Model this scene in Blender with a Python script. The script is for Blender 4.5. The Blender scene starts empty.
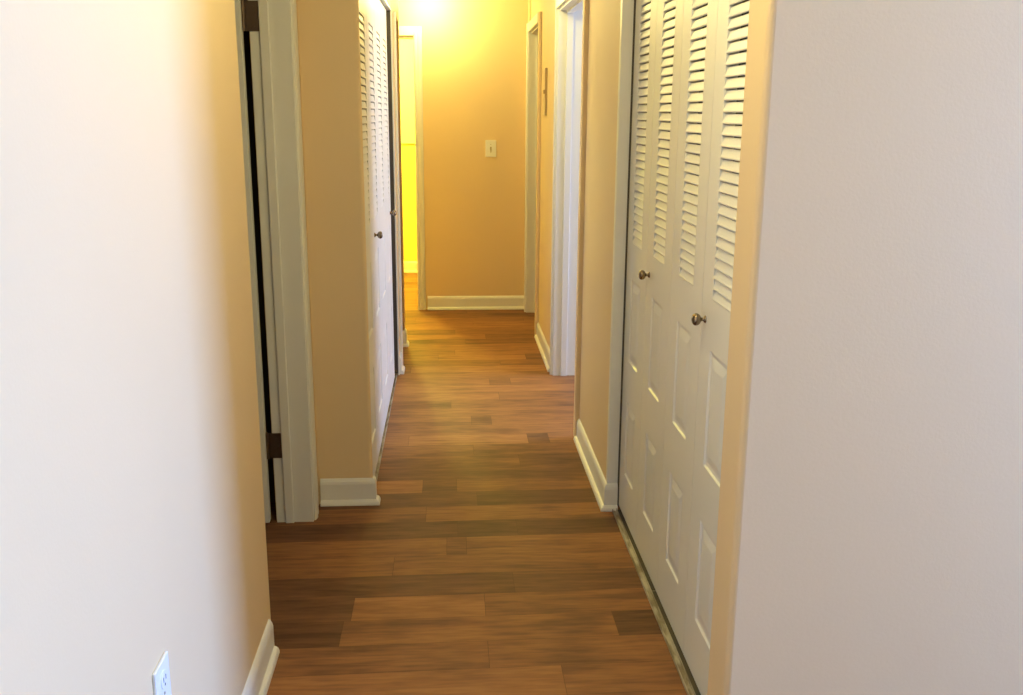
import bpy, bmesh, math, random
from mathutils import Vector, Matrix
random.seed(7)
PI = math.pi
S = bpy.context.scene
COL = S.collection
CEIL = 2.44

# ------------------------------------------------------------------ materials
def nodes(name):
    m = bpy.data.materials.new(name); m.use_nodes = True
    nt = m.node_tree; b = nt.nodes['Principled BSDF']
    return m, nt, b

def paint(name, col, rough=0.55, bump=0.0, scale=180.0, var=0.03, spec=0.4):
    m, nt, b = nodes(name)
    tc = nt.nodes.new('ShaderNodeTexCoord')
    n = nt.nodes.new('ShaderNodeTexNoise'); n.inputs['Scale'].default_value = 2.3; n.inputs['Detail'].default_value = 4
    nt.links.new(tc.outputs['Object'], n.inputs['Vector'])
    mx = nt.nodes.new('ShaderNodeMix'); mx.data_type = 'RGBA'
    mx.inputs[6].default_value = (*[c * (1 - var) for c in col], 1)
    mx.inputs[7].default_value = (*[min(1, c * (1 + var)) for c in col], 1)
    nt.links.new(n.outputs['Fac'], mx.inputs[0]); nt.links.new(mx.outputs[2], b.inputs['Base Color'])
    b.inputs['Roughness'].default_value = rough
    b.inputs['Specular IOR Level'].default_value = spec
    if bump:
        n2 = nt.nodes.new('ShaderNodeTexNoise'); n2.inputs['Scale'].default_value = scale; n2.inputs['Detail'].default_value = 3
        nt.links.new(tc.outputs['Object'], n2.inputs['Vector'])
        bp = nt.nodes.new('ShaderNodeBump'); bp.inputs['Strength'].default_value = bump; bp.inputs['Distance'].default_value = 0.002
        nt.links.new(n2.outputs['Fac'], bp.inputs['Height']); nt.links.new(bp.outputs['Normal'], b.inputs['Normal'])
    return m

def metal(name, col, rough=0.35):
    m, nt, b = nodes(name)
    tc = nt.nodes.new('ShaderNodeTexCoord')
    n = nt.nodes.new('ShaderNodeTexNoise'); n.inputs['Scale'].default_value = 60
    nt.links.new(tc.outputs['Object'], n.inputs['Vector'])
    mr = nt.nodes.new('ShaderNodeMapRange'); mr.inputs['To Min'].default_value = rough * 0.7; mr.inputs['To Max'].default_value = rough * 1.3
    nt.links.new(n.outputs['Fac'], mr.inputs['Value']); nt.links.new(mr.outputs['Result'], b.inputs['Roughness'])
    b.inputs['Base Color'].default_value = (*col, 1); b.inputs['Metallic'].default_value = 1
    return m

def emis(name, col, s):
    m, nt, b = nodes(name)
    b.inputs['Base Color'].default_value = (*col, 1)
    b.inputs['Emission Color'].default_value = (*col, 1); b.inputs['Emission Strength'].default_value = s
    return m

M = {}
M['wall'] = paint('cream_wall_paint', (0.79, 0.61, 0.345), 0.6, 0.12, 150)
M['trim'] = paint('white_trim_paint', (0.80, 0.79, 0.71), 0.38, 0.05, 60)
M['door'] = paint('white_door_paint', (0.80, 0.80, 0.72), 0.40, 0.05, 90)
M['ceiling'] = paint('white_ceiling_paint', (0.80, 0.76, 0.68), 0.8, 0.3, 90)
M['yellow'] = paint('yellow_wall_paint', (0.86, 0.76, 0.22), 0.5)
M['pale'] = paint('pale_yellow_paint', (0.88, 0.82, 0.50), 0.5)
M['tan'] = paint('shaded_jamb_tan', (0.42, 0.26, 0.13), 0.6)  # darkened tan, holds the shade on a jamb facing the camera
M['dark'] = paint('dark_closet_shade', (0.10, 0.085, 0.07), 0.8)  # shade of closet insides and gaps put into the colour
M['plastic'] = paint('white_plastic', (0.84, 0.85, 0.80), 0.3)
M['slot'] = paint('black_slot', (0.02, 0.02, 0.02), 0.6)
M['toggle'] = paint('worn_toggle', (0.42, 0.36, 0.22), 0.4)
M['hinge'] = metal('brown_aged_steel', (0.16, 0.115, 0.085), 0.5)
M['knob'] = metal('antique_nickel', (0.27, 0.215, 0.15), 0.24)
M['lamp'] = emis('lit_lamp_glass', (1.0, 0.80, 0.36), 6)
M['panel'] = paint('beige_panel_plastic', (0.74, 0.60, 0.38), 0.5)
M['panel_edge'] = paint('brown_panel_edge', (0.40, 0.27, 0.12), 0.6)

def track_mat():
    m, nt, b = nodes('scuffed_aluminium')
    tc = nt.nodes.new('ShaderNodeTexCoord')
    mp = nt.nodes.new('ShaderNodeMapping'); mp.inputs['Scale'].default_value = (35, 9, 60)
    nt.links.new(tc.outputs['Object'], mp.inputs['Vector'])
    n = nt.nodes.new('ShaderNodeTexNoise'); n.inputs['Scale'].default_value = 1.0; n.inputs['Detail'].default_value = 5
    nt.links.new(mp.outputs['Vector'], n.inputs['Vector'])
    cr = nt.nodes.new('ShaderNodeValToRGB')
    cr.color_ramp.elements[0].position = 0.42; cr.color_ramp.elements[0].color = (0.24, 0.20, 0.15, 1)
    cr.color_ramp.elements[1].position = 0.58; cr.color_ramp.elements[1].color = (0.50, 0.46, 0.38, 1)
    nt.links.new(n.outputs['Fac'], cr.inputs['Fac']); nt.links.new(cr.outputs['Color'], b.inputs['Base Color'])
    b.inputs['Roughness'].default_value = 0.5; b.inputs['Metallic'].default_value = 0.25
    return m
M['track'] = track_mat()

def glass_mat():
    m, nt, b = nodes('window_glass')
    b.inputs['Base Color'].default_value = (0.95, 0.98, 1, 1); b.inputs['Roughness'].default_value = 0.0
    b.inputs['Transmission Weight'].default_value = 1.0; b.inputs['IOR'].default_value = 1.02
    return m
M['glass'] = glass_mat()

def floor_mat():
    m, nt, b = nodes('brown_laminate')
    at = nt.nodes.new('ShaderNodeAttribute'); at.attribute_name = 'board_tone'
    tc = nt.nodes.new('ShaderNodeTexCoord')
    sep = nt.nodes.new('ShaderNodeSeparateColor'); nt.links.new(at.outputs['Color'], sep.inputs['Color'])
    # grain coordinates: long in x, shifted per board
    mp = nt.nodes.new('ShaderNodeMapping'); mp.inputs['Scale'].default_value = (1.6, 26, 1)
    nt.links.new(tc.outputs['Object'], mp.inputs['Vector'])
    sh = nt.nodes.new('ShaderNodeVectorMath'); sh.operation = 'SCALE'; sh.inputs[0].default_value = (37, 91, 53)
    nt.links.new(sep.outputs['Green'], sh.inputs['Scale'])
    add = nt.nodes.new('ShaderNodeVectorMath'); nt.links.new(mp.outputs['Vector'], add.inputs[0]); nt.links.new(sh.outputs['Vector'], add.inputs[1])
    g = nt.nodes.new('ShaderNodeTexNoise'); g.inputs['Scale'].default_value = 1.3; g.inputs['Detail'].default_value = 7; g.inputs['Roughness'].default_value = 0.62
    g.inputs['Distortion'].default_value = 0.5
    nt.links.new(add.outputs['Vector'], g.inputs['Vector'])
    # cloudy dark blotches
    mp2 = nt.nodes.new('ShaderNodeMapping'); mp2.inputs['Scale'].default_value = (3.2, 11, 1)
    nt.links.new(tc.outputs['Object'], mp2.inputs['Vector'])
    add2 = nt.nodes.new('ShaderNodeVectorMath'); nt.links.new(mp2.outputs['Vector'], add2.inputs[0]); nt.links.new(sh.outputs['Vector'], add2.inputs[1])
    k = nt.nodes.new('ShaderNodeTexNoise'); k.inputs['Scale'].default_value = 1.0; k.inputs['Detail'].default_value = 3
    nt.links.new(add2.outputs['Vector'], k.inputs['Vector'])
    m1 = nt.nodes.new('ShaderNodeMapRange'); m1.inputs['From Min'].default_value = 0.3; m1.inputs['From Max'].default_value = 0.7
    m1.inputs['To Min'].default_value = -0.11; m1.inputs['To Max'].default_value = 0.11
    nt.links.new(g.outputs['Fac'], m1.inputs['Value'])
    m2 = nt.nodes.new('ShaderNodeMapRange'); m2.inputs['From Min'].default_value = 0.3; m2.inputs['From Max'].default_value = 0.52
    m2.inputs['To Min'].default_value = -0.16; m2.inputs['To Max'].default_value = 0.04
    nt.links.new(k.outputs['Fac'], m2.inputs['Value'])
    a1 = nt.nodes.new('ShaderNodeMath'); a1.operation = 'ADD'; nt.links.new(sep.outputs['Red'], a1.inputs[0]); nt.links.new(m1.outputs['Result'], a1.inputs[1])
    a2 = nt.nodes.new('ShaderNodeMath'); a2.operation = 'ADD'; nt.links.new(a1.outputs[0], a2.inputs[0]); nt.links.new(m2.outputs['Result'], a2.inputs[1])
    mp3 = nt.nodes.new('ShaderNodeMapping'); mp3.inputs['Scale'].default_value = (9, 70, 1)
    nt.links.new(tc.outputs['Object'], mp3.inputs['Vector'])
    k3 = nt.nodes.new('ShaderNodeTexNoise'); k3.inputs['Scale'].default_value = 1.0; k3.inputs['Detail'].default_value = 4
    nt.links.new(mp3.outputs['Vector'], k3.inputs['Vector'])
    m3 = nt.nodes.new('ShaderNodeMapRange'); m3.inputs['From Min'].default_value = 0.30; m3.inputs['From Max'].default_value = 0.60
    m3.inputs['To Min'].default_value = -0.12; m3.inputs['To Max'].default_value = 0.05
    nt.links.new(k3.outputs['Fac'], m3.inputs['Value'])
    a3 = nt.nodes.new('ShaderNodeMath'); a3.operation = 'ADD'; nt.links.new(a2.outputs[0], a3.inputs[0]); nt.links.new(m3.outputs['Result'], a3.inputs[1]); a2 = a3
    cr = nt.nodes.new('ShaderNodeValToRGB'); e = cr.color_ramp.elements
    e[0].position = 0.0; e[0].color = (0.095, 0.046, 0.024, 1)
    e[1].position = 1.0; e[1].color = (0.58, 0.300, 0.100, 1)
    for p, c in ((0.3, (0.19, 0.088, 0.042)), (0.55, (0.32, 0.145, 0.056)), (0.75, (0.43, 0.205, 0.075))):
        x = e.new(p); x.color = (*c, 1)
    nt.links.new(a2.outputs[0], cr.inputs['Fac'])
    nt.links.new(cr.outputs['Color'], b.inputs['Base Color'])
    b.inputs['Roughness'].default_value = 0.5; b.inputs['Specular IOR Level'].default_value = 0.12
    bp = nt.nodes.new('ShaderNodeBump'); bp.inputs['Strength'].default_value = 0.12; bp.inputs['Distance'].default_value = 0.002
    nt.links.new(g.outputs['Fac'], bp.inputs['Height']); nt.links.new(bp.outputs['Normal'], b.inputs['Normal'])
    return m
M['floor'] = floor_mat()

# ------------------------------------------------------------------ helpers
def link(o, parent=None):
    COL.objects.link(o)
    if parent: o.parent = parent
    return o

def obj(name, bm, mat, parent=None, smooth=False):
    bmesh.ops.recalc_face_normals(bm, faces=bm.faces)
    me = bpy.data.meshes.new(name); bm.to_mesh(me); bm.free()
    mats = mat if isinstance(mat, (list, tuple)) else [mat]
    for q in mats: me.materials.append(q)
    if smooth:
        for p in me.polygons: p.use_smooth = True
    return link(bpy.data.objects.new(name, me), parent)

def tag(o, label=None, cat=None, group=None, kind=None):
    if label: o['label'] = label
    if cat: o['category'] = cat
    if group: o['group'] = group
    if kind: o['kind'] = kind
    return o

def empty(name, loc, label, cat, group=None):
    o = bpy.data.objects.new(name, None); o.location = loc; o.empty_display_size = 0.05
    link(o); return tag(o, label, cat, group)

def box(bm, x0, x1, y0, y1, z0, z1, bev=0.0, seg=2, mi=0):
    vs = [bm.verts.new(p) for p in ((x0, y0, z0), (x1, y0, z0), (x1, y1, z0), (x0, y1, z0), (x0, y0, z1), (x1, y0, z1), (x1, y1, z1), (x0, y1, z1))]
    fs = []
    for q in ((0, 3, 2, 1), (4, 5, 6, 7), (0, 1, 5, 4), (1, 2, 6, 5), (2, 3, 7, 6), (3, 0, 4, 7)):
        f = bm.faces.new([vs[i] for i in q]); f.material_index = mi; fs.append(f)
    if bev:
        es = list({e for f in fs for e in f.edges})
        bmesh.ops.bevel(bm, geom=es, offset=bev, segments=seg, profile=0.5, affect='EDGES')

def bullnose(bm, pts, z0, z1, round_ids, r=0.012, seg=5):
    """plan outline extruded in z; corners in round_ids rounded"""
    out = []; n = len(pts)
    for i, p in enumerate(pts):
        p = Vector(p)
        if i in round_ids:
            a = (Vector(pts[i - 1]) - p).normalized(); b = (Vector(pts[(i + 1) % n]) - p).normalized()
            c = p + (a + b) * r
            a0 = p + a * r - c; b0 = p + b * r - c
            for k in range(seg + 1):
                t = k / seg; d = (a0 * math.cos(t * PI / 2) + b0 * math.sin(t * PI / 2))
                out.append(c + d)
        else: out.append(p)
    lo = [bm.verts.new((q.x, q.y, z0)) for q in out]; hi = [bm.verts.new((q.x, q.y, z1)) for q in out]
    bm.faces.new(lo[::-1]); bm.faces.new(hi)
    for i in range(len(out)):
        j = (i + 1) % len(out); bm.faces.new((lo[i], lo[j], hi[j], hi[i]))

def sweep(bm, prof, a, b, out, up=(0, 0, 1), m0=0.0, m1=0.0):
    """closed profile (o,u) pairs extruded from a to b; o along out, u along up; m0/m1 shear the ends along travel by o"""
    a = Vector(a); b = Vector(b); out = Vector(out); up = Vector(up); d = (b - a).normalized()
    r0 = [bm.verts.new(a + out * o + up * u + d * (m0 * o)) for o, u in prof]
    r1 = [bm.verts.new(b + out * o + up * u + d * (m1 * o)) for o, u in prof]
    bm.faces.new(r0[::-1]); bm.faces.new(r1)
    n = len(prof)
    for i in range(n):
        j = (i + 1) % n; bm.faces.new((r0[i], r0[j], r1[j], r1[i]))

def lathe(bm, prof, base, axis, seg=20):
    """prof (r, h) along axis from base"""
    axis = Vector(axis).normalized(); base = Vector(base)
    u = axis.orthogonal().normalized(); v = axis.cross(u)
    rings = []
    for r, h in prof:
        c = base + axis * h
        rings.append([bm.verts.new(c + (u * math.cos(2 * PI * k / seg) + v * math.sin(2 * PI * k / seg)) * max(r, 1e-4)) for k in range(seg)])
    for A, B in zip(rings, rings[1:]):
        for k in range(seg):
            l = (k + 1) % seg; bm.faces.new((A[k], A[l], B[l], B[k]))
    bm.faces.new(rings[0][::-1]); bm.faces.new(rings[-1])

def struct(name, bm, mat, parent=None, smooth=False):
    o = obj(name, bm, mat, parent, smooth)
    if not parent: o['kind'] = 'structure'
    return o

def wbox(name, *a, mat='wall', bev=0.0):
    bm = bmesh.new(); box(bm, *a, bev=bev); return struct(name, bm, M[mat])

# ------------------------------------------------------------------ floor : one mesh of boards, rows run across the hall
def build_floor():
    bm = bmesh.new(); lay = bm.loops.layers.float_color.new('board_tone')
    W = 0.1425; Y0 = 3.24; SL = 0.022
    # rows seen close to the camera: list of (x end, tone)
    rows = {
        0: [(0.02, .20), (0.24, .22), (9, .17)], -1: [(-0.02, .46), (0.05, .34), (9, .52)], -2: [(-0.2, .44), (9, .42)],
        -3: [(0.2, .24), (9, .27)], -4: [(-0.31, .26), (0.10, .58), (9, .44)], -5: [(-0.33, .12), (0.49, .48), (9, .12)],
        -6: [(0.1, .40), (9, .44)], -7: [(0.3, .50), (9, .42)], -8: [(0.0, .40), (9, .5)],
        1: [(-0.1, .40), (9, .46)], 2: [(0.1, .22), (9, .17)], 3: [(-0.12, .62), (0.02, .30), (9, .42)], 4: [(9, .24)],
        5: [(0.3, .36), (9, .24)], 6: [(0.1, .40), (9, .36)], 7: [(-0.2, .54), (0.36, .62), (0.46, .30), (9, .50)],
        8: [(9, .50)], 9: [(0.1, .46), (0.2, .36), (9, .50)], 10: [(9, .48)], 11: [(0, .36), (9, .46)], 12: [(0.26, .56), (9, .45)],
        13: [(9, .58)], 14: [(0.22, .50), (0.34, .38), (9, .55)], 15: [(9, .52)]}
    for r in range(-60, 60):
        y0 = Y0 + r * W; y1 = y0 + W
        if y1 < -4 or y0 > 10.8: continue
        segs = []
        if r in rows:
            x = -0.75; segs.append((-4.2, -0.75, .45))
            for xe, t in rows[r]:
                xe = min(xe, 0.9); segs.append((x, xe, t)); x = xe
            segs.append((0.9, 5, .45))
        else:
            x = -4.2 - random.random()
            while x < 5:
                L = random.choice((0.55, 0.8, 1.1, 1.2)); segs.append((x, min(x + L, 5), random.choice((.34, .45, .5, .55, .62, .42)))); x += L
        for a, b, t in segs:
            h = random.random(); g = 0.0006
            f = bm.faces.new([bm.verts.new((p, q + SL * p, 0)) for p, q in ((a + g, y0 + g), (b - g, y0 + g), (b - g, y1 - g), (a + g, y1 - g))])
            for l in f.loops: l[lay] = (t, h, 0, 1)
    # substrate just below, seen as the fine joints
    f = bm.faces.new([bm.verts.new(p) for p in ((-4.2, -4, -0.0008), (5, -4, -0.0008), (5, 10.8, -0.0008), (-4.2, 10.8, -0.0008))])
    for l in f.loops: l[lay] = (0.0, 0.5, 0, 1)
    lo = [bm.verts.new(p) for p in ((-4.2, -4, -0.05), (5, -4, -0.05), (5, 10.8, -0.05), (-4.2, 10.8, -0.05))]
    f2 = bm.faces.new(lo[::-1])
    for l in f2.loops: l[lay] = (0, 0, 0, 1)
    me = bpy.data.meshes.new('floor'); bm.to_mesh(me); bm.free(); me.materials.append(M['floor'])
    o = link(bpy.data.objects.new('floor', me)); o['kind'] = 'structure'
    o['label'] = 'brown wood laminate floor laid across the hallway'
build_floor()
wbox('ceiling', -4.2, 5, -4, 10.8, CEIL, CEIL + 0.08, mat='ceiling')

# ------------------------------------------------------------------ walls
HEAD = 2.035
# right side
bm = bmesh.new(); bullnose(bm, [(0.60, 1.865), (4.2, 1.865), (4.2, 2.0), (0.72, 2.0), (0.72, 1.992), (0.60, 1.992)], 0, CEIL, {0}, 0.014); struct('wall_front_right', bm, M['wall'])
wbox('wall_right', 0.60, 0.72, 3.50, 4.29, 0, CEIL)
wbox('wall_right', 0.60, 0.72, 1.992, 3.50, HEAD, CEIL)
wbox('wall_right', 0.60, 0.72, 4.29, 5.44, HEAD + .01, CEIL)
wbox('wall_right', 0.60, 0.72, 5.44, 6.43, 0, CEIL)
wbox('wall_right', 0.60, 0.72, 6.43, 7.27, 2.06, CEIL)
wbox('wall_right', 0.588, 0.72, 7.27, 7.52, 0, CEIL)
# closet box right
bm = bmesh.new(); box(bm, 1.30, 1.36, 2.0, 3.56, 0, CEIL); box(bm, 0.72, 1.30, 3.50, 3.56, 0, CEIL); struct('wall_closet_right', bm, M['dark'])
# rooms behind right doors
wbox('wall_far_right', 1.36, 4.2, 3.0, 3.12, 0, CEIL)
wbox('wall_far_right', 0.72, 4.2, 5.95, 6.07, 0, CEIL)
wbox('wall_back', 0.72, 2.6, 7.60, 7.72, 0, CEIL)
wbox('wall_far_right', 2.5, 2.62, 6.07, 7.60, 0, CEIL)
# back wall
wbox('wall_back', -0.25, 0.60, 7.40, 7.52, 0, CEIL)
wbox('wall_back', -0.95, -0.25, 7.40, 7.52, 2.03, CEIL)
wbox('wall_back', -1.40, -0.95, 7.40, 7.52, 0, CEIL)
# bathroom
bm = bmesh.new(); box(bm, -1.8, 1.0, 9.20, 9.30, 0, 1.205); struct('wall_bathroom', bm, M['yellow'])
bm = bmesh.new(); box(bm, -1.8, 1.0, 9.20, 9.30, 1.205, CEIL); struct('wall_bathroom', bm, M['pale'])
wbox('wall_bathroom', -1.9, -1.8, 7.52, 9.3, 0, CEIL, mat='pale')
wbox('wall_bathroom', 1.0, 1.1, 7.72, 9.3, 0, CEIL, mat='pale')
wbox('trim_1', -1.8, 1.0, 9.186, 9.2, 1.204, 1.216, mat='yellow', bev=.002)
# left side
bm = bmesh.new(); bullnose(bm, [(-0.64, -3.9), (-0.52, -3.9), (-0.52, 2.545), (-0.64, 2.545)], 0, CEIL, {2}, 0.016); struct('wall_left', bm, M['wall'])
wbox('wall_left', -0.64, -0.52, 2.545, 3.42, HEAD + .02, CEIL)
bm = bmesh.new(); bullnose(bm, [(-0.66, 3.42), (-0.52, 3.42), (-0.52, 3.572), (-0.311, 3.572), (-0.311, 3.60), (-0.66, 3.60)], 0, CEIL, {3}, 0.012); struct('wall_left', bm, M['wall'])
wbox('wall_left', -0.42, -0.30, 3.60, 5.47, HEAD, CEIL)
wbox('wall_left', -0.42, -0.30, 5.485, 5.66, 0, CEIL)
wbox('wall_left', -0.42, -0.30, 5.66, 6.20, HEAD, CEIL)
wbox('wall_left', -0.42, -0.30, 6.20, 6.27, 0, CEIL)
wbox('wall_left', -1.4, -0.42, 6.17, 6.27, 0, CEIL)
wbox('wall_left', -1.52, -1.4, 5.6, 7.52, 0, CEIL)
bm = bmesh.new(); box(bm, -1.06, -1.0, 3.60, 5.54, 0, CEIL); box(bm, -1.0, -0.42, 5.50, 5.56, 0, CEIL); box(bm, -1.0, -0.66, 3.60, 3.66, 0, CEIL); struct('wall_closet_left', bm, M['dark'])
# room behind the left door
wbox('wall_far_left', -3.2, -3.08, 1.4, 5.2, 0, CEIL)
wbox('wall_far_left', -3.08, -0.64, 1.4, 1.5, 0, CEIL)
wbox('wall_far_left', -3.08, -1.06, 4.6, 4.7, 0, CEIL)
# front room
WX = 4.05
bm = bmesh.new()
box(bm, WX, WX + .15, -3.9, 0.60, 0, CEIL); box(bm, WX, WX + .15, 1.80, 1.865, 0, CEIL)
box(bm, WX, WX + .15, 0.60, 1.80, 0, 0.55); box(bm, WX, WX + .15, 0.60, 1.80, 2.15, CEIL); struct('wall_front_room', bm, M['wall'])
wbox('wall_front_room', -0.52, 4.2, -4.0, -3.9, 0, CEIL)
# right-hand bedroom outer wall with window
bm = bmesh.new()
BX = 3.2
box(bm, BX, BX + .15, 3.12, 4.05, 0, CEIL); box(bm, BX, BX + .15, 5.75, 5.95, 0, CEIL)
box(bm, BX, BX + .15, 4.05, 5.75, 0, 0.65); box(bm, BX, BX + .15, 4.05, 5.75, 2.15, CEIL); struct('wall_bedroom', bm, M['wall'])

def window(name, x, y0, y1, z0, z1):
    bm = bmesh.new(); w = .05
    box(bm, x + .03, x + .08, y0, y0 + w, z0, z1); box(bm, x + .03, x + .08, y1 - w, y1, z0, z1)
    box(bm, x + .03, x + .08, y0 + w, y1 - w, z0, z0 + w); box(bm, x + .03, x + .08, y0 + w, y1 - w, z1 - w, z1)
    box(bm, x + .035, x + .075, y0 + w, y1 - w, (z0 + z1) / 2 - .02, (z0 + z1) / 2 + .02)
    o = struct(name, bm, M['trim'])
    bm = bmesh.new(); box(bm, x + .05, x + .054, y0 + w, y1 - w, z0 + w, z1 - w); obj('glass_pane', bm, M['glass'], o)
window('window_1', WX, 0.60, 1.80, 0.55, 2.15)
window('window_2', BX, 4.05, 5.75, 0.65, 2.15)

# ------------------------------------------------------------------ baseboards
BH = 0.106
BASE = [(0, 0), (0.012, 0), (0.012, BH - .022), (0.0095, BH - .012), (0.005, BH - .004), (0.0, BH)]
SHOE = [(0.011, 0), (0.026, 0), (0.026, 0.006), (0.023, 0.014), (0.017, 0.019), (0.011, 0.021)]
def baseboard(name, runs):
    bm = bmesh.new()
    for a, b, out, m0, m1 in runs:
        sweep(bm, BASE, (*a, 0), (*b, 0), (*out, 0), m0=m0, m1=m1); sweep(bm, SHOE, (*a, 0), (*b, 0), (*out, 0), m0=m0, m1=m1)
    return struct(name, bm, M['trim'])
baseboard('baseboard_front_left', [((-0.52, -3.9), (-0.52, 2.50), (1, 0), 0, 0)])
baseboard('baseboard_left', [((-0.512, 3.572), (-0.309, 3.572), (0, -1), 0, 1), ((-0.309, 3.572), (-0.309, 3.604), (1, 0), -1, 0)])
baseboard('baseboard_right', [((0.60, 4.286), (0.60, 3.468), (-1, 0), 0, 1), ((0.60, 3.468), (0.640, 3.468), (0, -1), -1, 0)])
baseboard('baseboard_far_right', [((0.60, 6.415), (0.60, 5.505), (-1, 0), 0, 0)])
baseboard('baseboard_back', [((-0.175, 7.40), (0.60, 7.40), (0, -1), 0, 0)])
baseboard('baseboard_far_left', [((-0.30, 5.49), (-0.30, 5.62), (1, 0), 0, 0)])
baseboard('baseboard_corner_left', [((-0.335, 6.19), (-0.30, 6.19), (0, -1), 0, 1), ((-0.30, 6.19), (-0.30, 6.27), (1, 0), -1, 0)])
baseboard('baseboard_bathroom', [((-1.8, 9.2), (1.0, 9.2), (0, -1), 0, 0)])
baseboard('baseboard_front_right', [((0.62, 1.865), (4.05, 1.865), (0, -1), 0, 0)])

# ------------------------------------------------------------------ casings and jambs
CAS = [(0, 0), (0.016, 0), (0.020, .006), (0.020, .016), (0.014, .024), (0.017, .040), (0.014, .052), (0.008, .060), (0, .060)]
def casing(name, x, y, side, sgn, z1, depth=-1):
    """upright casing leg on a hall wall face at x; profile runs from y in direction sgn; side = outward x sign"""
    bm = bmesh.new(); sweep(bm, CAS, (x, y, 0), (x, y, z1), (side, 0, 0), up=(0, sgn, 0)); return bm

def jamb(bm, x0, x1, y, sgn, z1, stop=None):
    """jamb board facing sgn*y, with a door stop"""
    y0, y1 = sorted((y, y - sgn * .016)); box(bm, x0, x1, y0, y1, 0, z1)
    if stop:
        a, b = sorted((y, y + sgn * .011)); box(bm, stop[0], stop[1], a, b, 0, z1, bev=.002)

# door_1 opening, left: hinge jamb facing the camera
bm = bmesh.new()
box(bm, -0.655, -0.52, 3.404, 3.42, 0, HEAD + .02)
box(bm, -0.622, -0.590, 3.392, 3.404, 0, HEAD + .02, bev=.003)
sweep(bm, [(0, 0), (.004, .0), (.010, .012), (.012, .03), (.007, .042), (.010, .060), (.008, .078), (.004, .092), (0, .092)], (-0.52, 3.416, 0), (-0.52, 3.416, 2.11), (1, 0, 0), up=(0, 1, 0))
box(bm, -0.66, -0.508, 2.545, 3.404, HEAD + .005, HEAD + .02)
box(bm, -0.52, -0.508, 2.56, 3.404, HEAD + .012, HEAD + .075, bev=.003)
struct('trim_2', bm, M['trim'])
# closet jamb right (pale board facing the camera) and head
bm = bmesh.new(); box(bm, .640, .70, 3.470, 3.50, .012, HEAD - .012); box(bm, -.41, -.3065, 5.465, 5.486, .012, HEAD - .012); struct('trim_12', bm, M['dark'])  # dark strips painted in for the shadow gaps beside both closet jambs
bm = bmesh.new(); box(bm, 0.60, 0.640, 3.468, 3.50, 0, HEAD); box(bm, 0.602, 0.72, 1.992, 3.468, HEAD - .012, HEAD); struct('trim_3', bm, M['trim'])
# closet jamb left
bm = bmesh.new(); box(bm, -0.3065, -0.30, 5.470, 5.485, 0, HEAD); box(bm, -0.42, -0.302, 3.60, 5.47, HEAD - .012, HEAD); struct('trim_4', bm, M['trim'])
# doorway right near: near leg edge is wall coloured, far leg and jamb white
bm = bmesh.new(); box(bm, .580, .62, 4.288, 4.34, 0, 2.10, bev=.004); struct('trim_5', bm, M['wall'])
bm = bmesh.new()
sweep(bm, CAS, (0.60, 5.44, 0), (0.60, 5.44, 2.10), (-1, 0, 0), up=(0, 1, 0))
jamb(bm, 0.596, 0.735, 5.424, -1, 2.04, (0.640, 0.676))
box(bm, 0.735, 0.752, 5.424, 5.49, 0, 2.1, bev=.003)
box(bm, 0.60, 0.72, 4.30, 5.424, 2.030, 2.045)
box(bm, 0.582, 0.60, 4.34, 5.44, 2.04, 2.10, bev=.003)
box(bm, 0.640, 0.676, 4.30, 5.413, 2.018, 2.030)
struct('trim_6', bm, M['trim'])
# far doorway right
bm = bmesh.new(); box(bm, .580, .60, 6.42, 6.48, 0, 2.12, bev=.004); struct('trim_7', bm, M['wall'])
bm = bmesh.new()
sweep(bm, CAS, (0.588, 7.27, 0), (0.588, 7.27, 2.12), (-1, 0, 0), up=(0, 1, 0))
jamb(bm, 0.582, 0.72, 7.254, -1, 2.06, (0.640, 0.676))
box(bm, 0.60, 0.72, 6.43, 7.254, 2.048, 2.06)
box(bm, 0.574, 0.60, 6.48, 7.27, 2.058, 2.12, bev=.003)
struct('trim_8', bm, M['trim'])
# bathroom doorway in the back wall
bm = bmesh.new()
sweep(bm, CAS, (-0.2495, 7.40, 0), (-0.2495, 7.40, 2.10), (0, -1, 0), up=(1, 0, 0))
box(bm, -1.02, -0.238, 7.382, 7.40, 2.035, 2.10, bev=.003)
box(bm, -0.25, -0.238, 7.40, 7.52, 0, 2.03); box(bm, -0.95, -0.25, 7.40, 7.52, 2.018, 2.03)
box(bm, -1.02, -0.95, 7.382, 7.40, 0, 2.035, bev=.003)
struct('trim_9', bm, M['trim'])
# left far doorway: jamb facing the camera, its shade put into the tan
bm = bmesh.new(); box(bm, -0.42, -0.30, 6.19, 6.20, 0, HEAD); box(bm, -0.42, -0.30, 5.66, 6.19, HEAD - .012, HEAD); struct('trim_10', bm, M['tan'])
bm = bmesh.new(); box(bm, -0.30, -0.286, 5.625, 5.665, 0, HEAD, bev=.003); struct('trim_11', bm, M['trim'])
wbox('door_2', -0.415, -0.38, 5.665, 6.19, 0.01, 2.02, mat='door')

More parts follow.
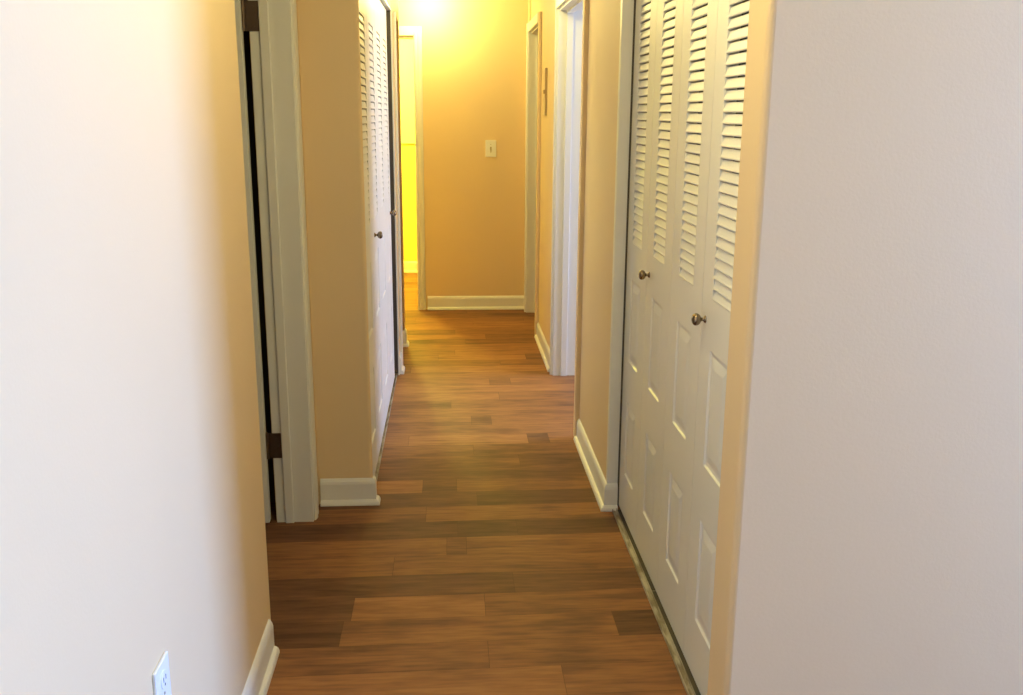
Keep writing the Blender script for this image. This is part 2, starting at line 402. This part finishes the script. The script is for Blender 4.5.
# ------------------------------------------------------------------ hinged door on the left, open into its room
bm = bmesh.new()
box(bm, -1.42, -0.677, 3.372, 3.407, 0.012, 2.03, bev=.002)
d1 = struct('door_1', bm, M['door']); d1['label'] = 'white hinged door standing open into the room on the left'
for zc in (1.803, 0.304):
    bm = bmesh.new()
    box(bm, -0.675, -0.620, 3.4005, 3.4040, zc - .048, zc + .048, bev=.001)
    lathe(bm, [(.0055, 0), (.0065, .001), (.0065, .094), (.0055, .096)], (-0.673, 3.3965, zc - .048), (0, 0, 1), 14)
    lathe(bm, [(.004, 0), (.005, .002), (.003, .006)], (-0.673, 3.3965, zc + .048), (0, 0, 1), 12)
    for sx, sz in ((-.642, .03), (-.633, 0), (-.642, -.03)):
        lathe(bm, [(.0035, 0), (.0030, .0008)], (sx, 3.4005, zc + sz), (0, -1, 0), 10)
    obj('hinge', bm, M['hinge'], d1)['label'] = 'brown steel butt hinge'

# ------------------------------------------------------------------ bifold closet doors
def raised(bm, X, a0, a1, z0, z1, fd):
    """moulded raised panel: face plane at local x=0, a across, outward +x*? (X maps (out, a, z))"""
    rings = []
    for ins, dep in ((0, 0), (.004, -.0045), (.012, -.0055), (.015, -.0055), (.036, -.001), (.040, -.0005)):
        rings.append([bm.verts.new(X(dep, a, z)) for a, z in ((a0 + ins, z0 + ins), (a1 - ins, z0 + ins), (a1 - ins, z1 - ins), (a0 + ins, z1 - ins))])
    for A, B in zip(rings, rings[1:]):
        for k in range(4):
            l = (k + 1) % 4; bm.faces.new((A[k], A[l], B[l], B[k]))
    bm.faces.new(rings[-1])

def leaf_mesh(w, stile, pitch, z_lou0, z_lou1, zp, rc=.0060, tp=.90):
    """one leaf lying in local coordinates: out = +x, across = y 0..w, z up. returns two meshes: leaf and louvers"""
    T = .030; g = .0015; zb, zt = .022, 2.012
    X = lambda o, a, z: (o, a, z)
    bm = bmesh.new()
    s0, s1 = stile, w - stile
    def slab(a0, a1, z0, z1): box(bm, -T, 0, a0, a1, z0, z1)
    slab(g, s0, zb, zt); slab(s1, w - g, zb, zt)
    slab(s0, s1, zb, zp[0][0]); slab(s0, s1, zp[0][1], zp[1][0]); slab(s0, s1, zp[1][1], z_lou0); slab(s0, s1, z_lou1, zt)
    for z0, z1 in zp:
        raised(bm, X, s0, s1, z0, z1, T)
        box(bm, -T, -.012, s0, s1, z0, z1)
    # soft quarter-round at outer vertical edges
    bm2 = bmesh.new()
    n = int(round((z_lou1 - z_lou0) / pitch)); p = (z_lou1 - z_lou0) / n
    for i in range(n):
        z = z_lou0 + i * p
        pts = [(-.0012, z), (.0004, z + .0015), (.0006, z + .0040), (-.0012, z + .0085), (-rc, z + p * tp), (-rc - .003, z + p * tp), (-.0055, z + .0005)]
        r0 = [bm2.verts.new((o, s0, q)) for o, q in pts]; r1 = [bm2.verts.new((o, s1, q)) for o, q in pts]
        bm2.faces.new(r0[::-1]); bm2.faces.new(r1)
        for k in range(len(pts)):
            l = (k + 1) % len(pts); bm2.faces.new((r0[k], r0[l], r1[l], r1[k]))
    return bm, bm2

def mesh_of(bm, name, mat):
    bmesh.ops.recalc_face_normals(bm, faces=bm.faces)
    me = bpy.data.meshes.new(name); bm.to_mesh(me); bm.free(); me.materials.append(mat); return me

KNOB = [(.0095, 0), (.0095, .002), (.0075, .004), (.0048, .006), (.0045, .010), (.0060, .0125), (.0115, .0155), (.0150, .020), (.0160, .025), (.0148, .0295), (.0110, .033), (.006, .0348), (.0, .0353)]
def bifold(x, out, y0, w, leafm, loum, knob_y, knob_z, label, group, folds=(0, 0)):
    t = empty('bifold_door', (x, y0 + w, 0), label, 'closet door', group); t['kind'] = 'thing'
    for i in (0, 1):
        lf = bpy.data.objects.new('door_leaf', leafm); link(lf, t)
        # local y 0..w ; mirrored by rotation for the other side of the hall
        if out < 0:
            lf.rotation_euler = (0, 0, PI); lf.location = (0, (0 if i == 0 else w), 0)
        else:
            lf.location = (0, -w if i == 0 else 0, 0)
        lv = bpy.data.objects.new('louvers', loum); link(lv, lf)
    bm = bmesh.new(); lathe(bm, KNOB, (0, knob_y - (y0 + w), knob_z), (out, 0, 0), 22)
    k = obj('knob', bm, M['knob'], t, smooth=True); k['label'] = 'small round antique nickel knob'
    for zc in (0.3, 1.0, 1.75):
        bm = bmesh.new(); box(bm, -out * .0325 - .0015, -out * .0325 + .0015, -.024, .024, zc - .03, zc + .03)
        lathe(bm, [(.004, 0), (.004, .06)], (-out * .035, 0, zc - .03), (0, 0, 1), 8)
        obj('hinge', bm, M['hinge'], t)
    return t
# right closet, four leaves
PR = 0.3545; YR = 2.040; XR = 0.645
a, b = leaf_mesh(PR, .097, .0262, 1.052, 1.925, ((.185, .470), (.622, .925)))
lm = mesh_of(a, 'right_leaf', M['door']); lo = mesh_of(b, 'right_louvers', M['door'])
bifold(XR, -1, YR, PR, lm, lo, 2.352, .993, 'white louvered bifold closet door pair on the right, nearer the camera beside the foreground wall', 'white louvered bifold doors of the right closet')
bifold(XR, -1, YR + 2 * PR, PR, lm, lo, 3.055, .990, 'white louvered bifold closet door pair on the right, farther down beside the baseboard', 'white louvered bifold doors of the right closet')
# left closet, four leaves
PL = 0.437; YL = 3.605; XL = -0.321
a, b = leaf_mesh(PL, .105, .0285, 1.052, 1.852, ((.185, .465), (.622, .905)), .0048, .90)
lm = mesh_of(a, 'left_leaf', M['door']); lo = mesh_of(b, 'left_louvers', M['door'])
bifold(XL, 1, YL, PL, lm, lo, 4.15, .985, 'white louvered bifold closet door pair on the left, nearer half beside the tan wall stub', 'white louvered bifold doors of the left closet')
bifold(XL, 1, YL + 2 * PL, PL, lm, lo, 5.27, .965, 'white louvered bifold closet door pair on the left, farther half toward the yellow lit doorway', 'white louvered bifold doors of the left closet')

# floor track of the right closet, in two lengths
def floor_track(y0, y1, label):
    bm = bmesh.new()
    box(bm, .618, .672, y0, y1, 0.0, .003)
    box(bm, .618, .6215, y0, y1, 0.003, .010, bev=.0008); box(bm, .634, .637, y0, y1, 0.003, .012, bev=.0008); box(bm, .668, .672, y0, y1, 0.003, .012, bev=.0008)
    o = obj('floor_track', bm, M['track']); c = bmesh.new(); box(c, .6375, .6675, y0 + .002, y1 - .002, .003, .0045); obj('channel', c, M['dark'], o); tag(o, label, 'door track', 'floor track under the right closet doors')  # dark strip colours in the shadow along the door bottoms
floor_track(2.005, 2.795, 'scuffed metal floor track under the nearer right closet doors')
floor_track(2.797, 3.452, 'scuffed metal floor track under the farther right closet doors')
bm = bmesh.new(); box(bm, -.350, -.312, 3.606, 5.463, 0.0, .003); box(bm, -.315, -.312, 3.606, 5.463, .003, .010, bev=.0008); box(bm, -.350, -.347, 3.606, 5.463, .003, .010, bev=.0008)
tag(obj('floor_track', bm, M['track']), 'narrow metal floor track under the left closet doors', 'door track')

# ------------------------------------------------------------------ switch, outlet, wall panel
def plate(bm, w, h, t):
    """plate in local x/z plane facing -y"""
    box(bm, -w / 2, w / 2, -t, 0, -h / 2, h / 2, bev=.0022)
e = empty('light_switch', (.3155, 7.40, 1.232), 'white toggle light switch plate on the far back wall', 'light switch')
bm = bmesh.new(); plate(bm, .082, .124, .006); obj('cover_plate', bm, M['plastic'], e)
bm = bmesh.new(); box(bm, -.006, .006, -.0075, -.005, -.013, .013, bev=.0008); box(bm, -.0045, .0045, -.018, -.006, -.024, -.010, bev=.0015); obj('toggle', bm, M['toggle'], e)
for sz in (.03, -.03):
    bm = bmesh.new(); lathe(bm, [(.0032, 0), (.003, .001)], (0, -.006, sz), (0, -1, 0), 12); obj('screw', bm, M['toggle'], e)
e = empty('wall_outlet', (-.52, 1.556, .492), 'white duplex wall outlet low on the near left wall', 'outlet'); e.rotation_euler = (0, 0, PI / 2)
bm = bmesh.new(); plate(bm, .078, .122, .0065); obj('cover_plate', bm, M['plastic'], e)
for sz in (.027, -.027):
    bm = bmesh.new(); lathe(bm, [(.0168, 0), (.0168, .0022), (.0160, .003)], (0, -.006, sz), (0, -1, 0), 24); r = obj('receptacle', bm, M['plastic'], e)
    bm = bmesh.new(); box(bm, -.0075, -.0055, -.0094, -.0088, sz - .002, sz + .007); box(bm, .0055, .0075, -.0094, -.0088, sz - .002, sz + .007); box(bm, -.002, .002, -.0094, -.0088, sz - .011, sz - .007); obj('slots', bm, M['slot'], r)
bm = bmesh.new(); lathe(bm, [(.0032, 0), (.003, .001)], (0, -.0065, 0), (0, -1, 0), 12); obj('screw', bm, M['toggle'], e)
e = empty('wall_panel', (.60, 6.10, 1.62), 'narrow upright flat panel on the right wall between the two far doorways', 'wall panel')
bm = bmesh.new(); box(bm, -.012, 0, -.065, .085, -.14, .14, bev=.002); obj('cover', bm, M['panel'], e)
bm = bmesh.new(); box(bm, -.014, 0, -.070, -.0655, -.14, .14); obj('edge_strip', bm, M['panel_edge'], e)
bm = bmesh.new(); box(bm, -.022, -.012, -.062, -.040, -.012, .012, bev=.003); obj('latch', bm, M['panel_edge'], e)

# ------------------------------------------------------------------ ceiling lamps (unseen, above the frame)
def ceiling_lamp(x, y, z, label):
    e = empty('ceiling_light', (x, y, z), label, 'ceiling light')
    bm = bmesh.new(); lathe(bm, [(.10, 0), (.10, -.02), (.085, -.03)], (0, 0, 0), (0, 0, 1), 28); obj('lamp_base', bm, M['knob'], e, smooth=False)
    bm = bmesh.new(); lathe(bm, [(.09, -.03), (.12, -.05), (.125, -.075), (.10, -.105), (.05, -.125), (.0, -.13)], (0, 0, 0), (0, 0, 1), 28); obj('lamp_shade', bm, M['lamp'], e, smooth=True)
ceiling_lamp(-0.14, 7.12, CEIL, 'warm glass dome ceiling light over the far end of the hall')
ceiling_lamp(0.15, 4.95, CEIL, 'warm glass dome ceiling light over the hall between the closets')
ceiling_lamp(1.30, 0.35, CEIL, 'added warm fill light in the front room, glass dome')  # unseen fixture, added to warm the right foreground wall
ceiling_lamp(0.05, 1.98, CEIL, 'warm glass dome ceiling light at the mouth of the hall')
ceiling_lamp(-0.6, 8.35, CEIL, 'warm glass dome ceiling light in the yellow bathroom')

def point(name, loc, col, e, r=.08):
    l = bpy.data.lights.new(name, 'POINT'); l.energy = e; l.color = col; l.shadow_soft_size = r
    o = bpy.data.objects.new(name, l); o.location = loc; link(o); return o
def area(name, loc, rot, sx, sy, col, e):
    l = bpy.data.lights.new(name, 'AREA'); l.shape = 'RECTANGLE'; l.size = sx; l.size_y = sy; l.energy = e; l.color = col
    o = bpy.data.objects.new(name, l); o.location = loc; o.rotation_euler = rot; link(o); return o
point('hall_lamp', (-0.14, 7.12, 2.27), (1.0, .88, .32), 25, .06)
point('hall_lamp', (0.15, 4.95, 2.26), (1.0, .88, .30), 17, .07)
point('hall_lamp', (0.05, 1.98, 2.26), (1.0, .87, .42), 17, .07)
point('bathroom_lamp', (-0.6, 8.35, 2.2), (1.0, .90, .12), 170, .08)
point('front_room_lamp', (1.3, 0.35, 2.26), (1.0, .80, .24), 17, .12)  # added fill, warms the top of the right foreground wall
# daylight through the two windows (soft sky)
area('window_daylight', (WX + .02, 1.20, 1.35), (0, PI / 2, 0), 1.5, 1.16, (.22, .405, 1.0), 345)
area('bedroom_daylight', (BX + .02, 4.9, 1.4), (0, PI / 2, 0), 1.4, 1.6, (.43, .57, 1.0), 118)

w = bpy.data.worlds.new('world'); S.world = w; w.use_nodes = True
bg = w.node_tree.nodes['Background']; bg.inputs['Color'].default_value = (.55, .72, 1, 1); bg.inputs['Strength'].default_value = 1.0

SET = {
 'ceiling': ['white painted ceiling above the hall and rooms'],
 'wall_front_right': ['plain cream wall in the right foreground facing the room'],
 'wall_right': ['cream hall wall with white baseboard beyond the right closet', 'wall strip above the right bifold closet', 'wall strip above the daylit right doorway', 'cream hall wall carrying the narrow upright panel', 'wall strip above the farthest right doorway', 'short wall piece between the farthest right doorway and back wall'],
 'wall_closet_right': ['dark inside of the right closet'],
 'wall_far_right': ['near side wall of the daylit bedroom', 'far side wall of the daylit bedroom', 'side wall of the room behind the farthest right doorway'],
 'wall_back': ['back wall of the room behind the farthest right doorway', 'tan back wall with the light switch at the end of the hall', 'wall strip above the yellow bathroom doorway', 'back wall piece left of the bathroom doorway'],
 'wall_bathroom': ['yellow lower half of the bathroom wall below the rail', 'pale yellow upper half of the bathroom wall above the rail', 'left bathroom wall', 'right bathroom wall'],
 'wall_left': ['bright white-lit wall in the left foreground with the outlet', 'wall strip above the left hinged door', 'tan wall stub facing the camera between left door and closet', 'wall strip above the left bifold closet', 'short hall wall piece just past the left closet', 'wall strip above the far left door', 'wall end with a baseboard block before the bathroom doorway', 'side wall of the left alcove', 'end wall of the left alcove'],
 'wall_closet_left': ['dark inside of the left closet'],
 'wall_far_left': ['far wall of the dark room behind the left door', 'near wall of the dark room behind the left door', 'end wall of the dark room behind the left door'],
 'wall_front_room': ['window wall of the front room', 'rear wall of the front room'],
 'wall_bedroom': ['window wall of the daylit bedroom'],
 'window': ['white framed window of the front room', 'white framed window of the bedroom'],
 'trim': ['thin rail across the yellow bathroom wall', 'white jamb and casing with steel hinges of the left door', 'dark strips painting the shade gaps beside the closet jambs', 'pale jamb board at the far side of the right closet', 'white jamb board at the far side of the left closet', 'cream casing edge at the near side of the daylit doorway', 'white jamb and casing at the far side of the daylit doorway', 'cream casing edge at the near side of the farthest right doorway', 'white jamb and casing of the farthest right doorway', 'white casing around the yellow bathroom doorway', 'jamb of the far left doorway, its shade put into the tan', 'narrow white casing just past the left closet'],
 'door': ['closed white door in the far left doorway', 'white hinged door standing open into the room on the left']}
def stem(n):
    while '_' in n and n.rsplit('_', 1)[1].split('.')[0].isdigit(): n = n.rsplit('_', 1)[0]
    return n.split('.')[0]
seen = {}
BASEL = {'baseboard_front_left': 'white baseboard of the left foreground wall', 'baseboard_left': 'white baseboard wrapping the tan wall stub on the left', 'baseboard_right': 'white baseboard beyond the right closet ending at the daylit doorway', 'baseboard_far_right': 'white baseboard between the two far right doorways', 'baseboard_back': 'white baseboard along the tan back wall below the switch', 'baseboard_far_left': 'short white baseboard piece just past the left closet', 'baseboard_corner_left': 'small white baseboard block before the yellow doorway', 'baseboard_bathroom': 'yellow lit baseboard of the bathroom', 'baseboard_front_right': 'white baseboard of the right foreground wall'}
for o in list(COL.objects):
    if o.parent or o.get('kind') != 'structure': continue
    n = stem(o.name); o['category'] = n.split('_')[0]
    if o.name in BASEL: o['label'] = BASEL[o.name]; continue
    k = seen.get(n, 0); seen[n] = k + 1
    if n in SET: o['label'] = SET[n][k]

# ------------------------------------------------------------------ camera
f = 964.0; P = math.radians(13.73); Y = math.radians(3.72); R = math.radians(.355)
fwd = Vector((math.sin(Y) * math.cos(P), math.cos(Y) * math.cos(P), -math.sin(P)))
r0 = Vector((math.cos(Y), -math.sin(Y), 0)); u0 = r0.cross(fwd)
rt = math.cos(R) * r0 + math.sin(R) * u0; up = -math.sin(R) * r0 + math.cos(R) * u0
cd = bpy.data.cameras.new('camera'); cam = bpy.data.objects.new('camera', cd); link(cam)
mt = Matrix((rt, up, -fwd)).transposed().to_4x4(); mt.translation = Vector((0, 0, 1.5)); cam.matrix_world = mt
cd.sensor_fit = 'HORIZONTAL'; cd.sensor_width = 36; cd.lens = 36 * f / 1023.0; cd.clip_start = .02
S.camera = cam
v = S.view_settings; v.view_transform = 'Standard'; v.look = 'None'; v.gamma = 1; v.use_curve_mapping = False; v.exposure = 0.0
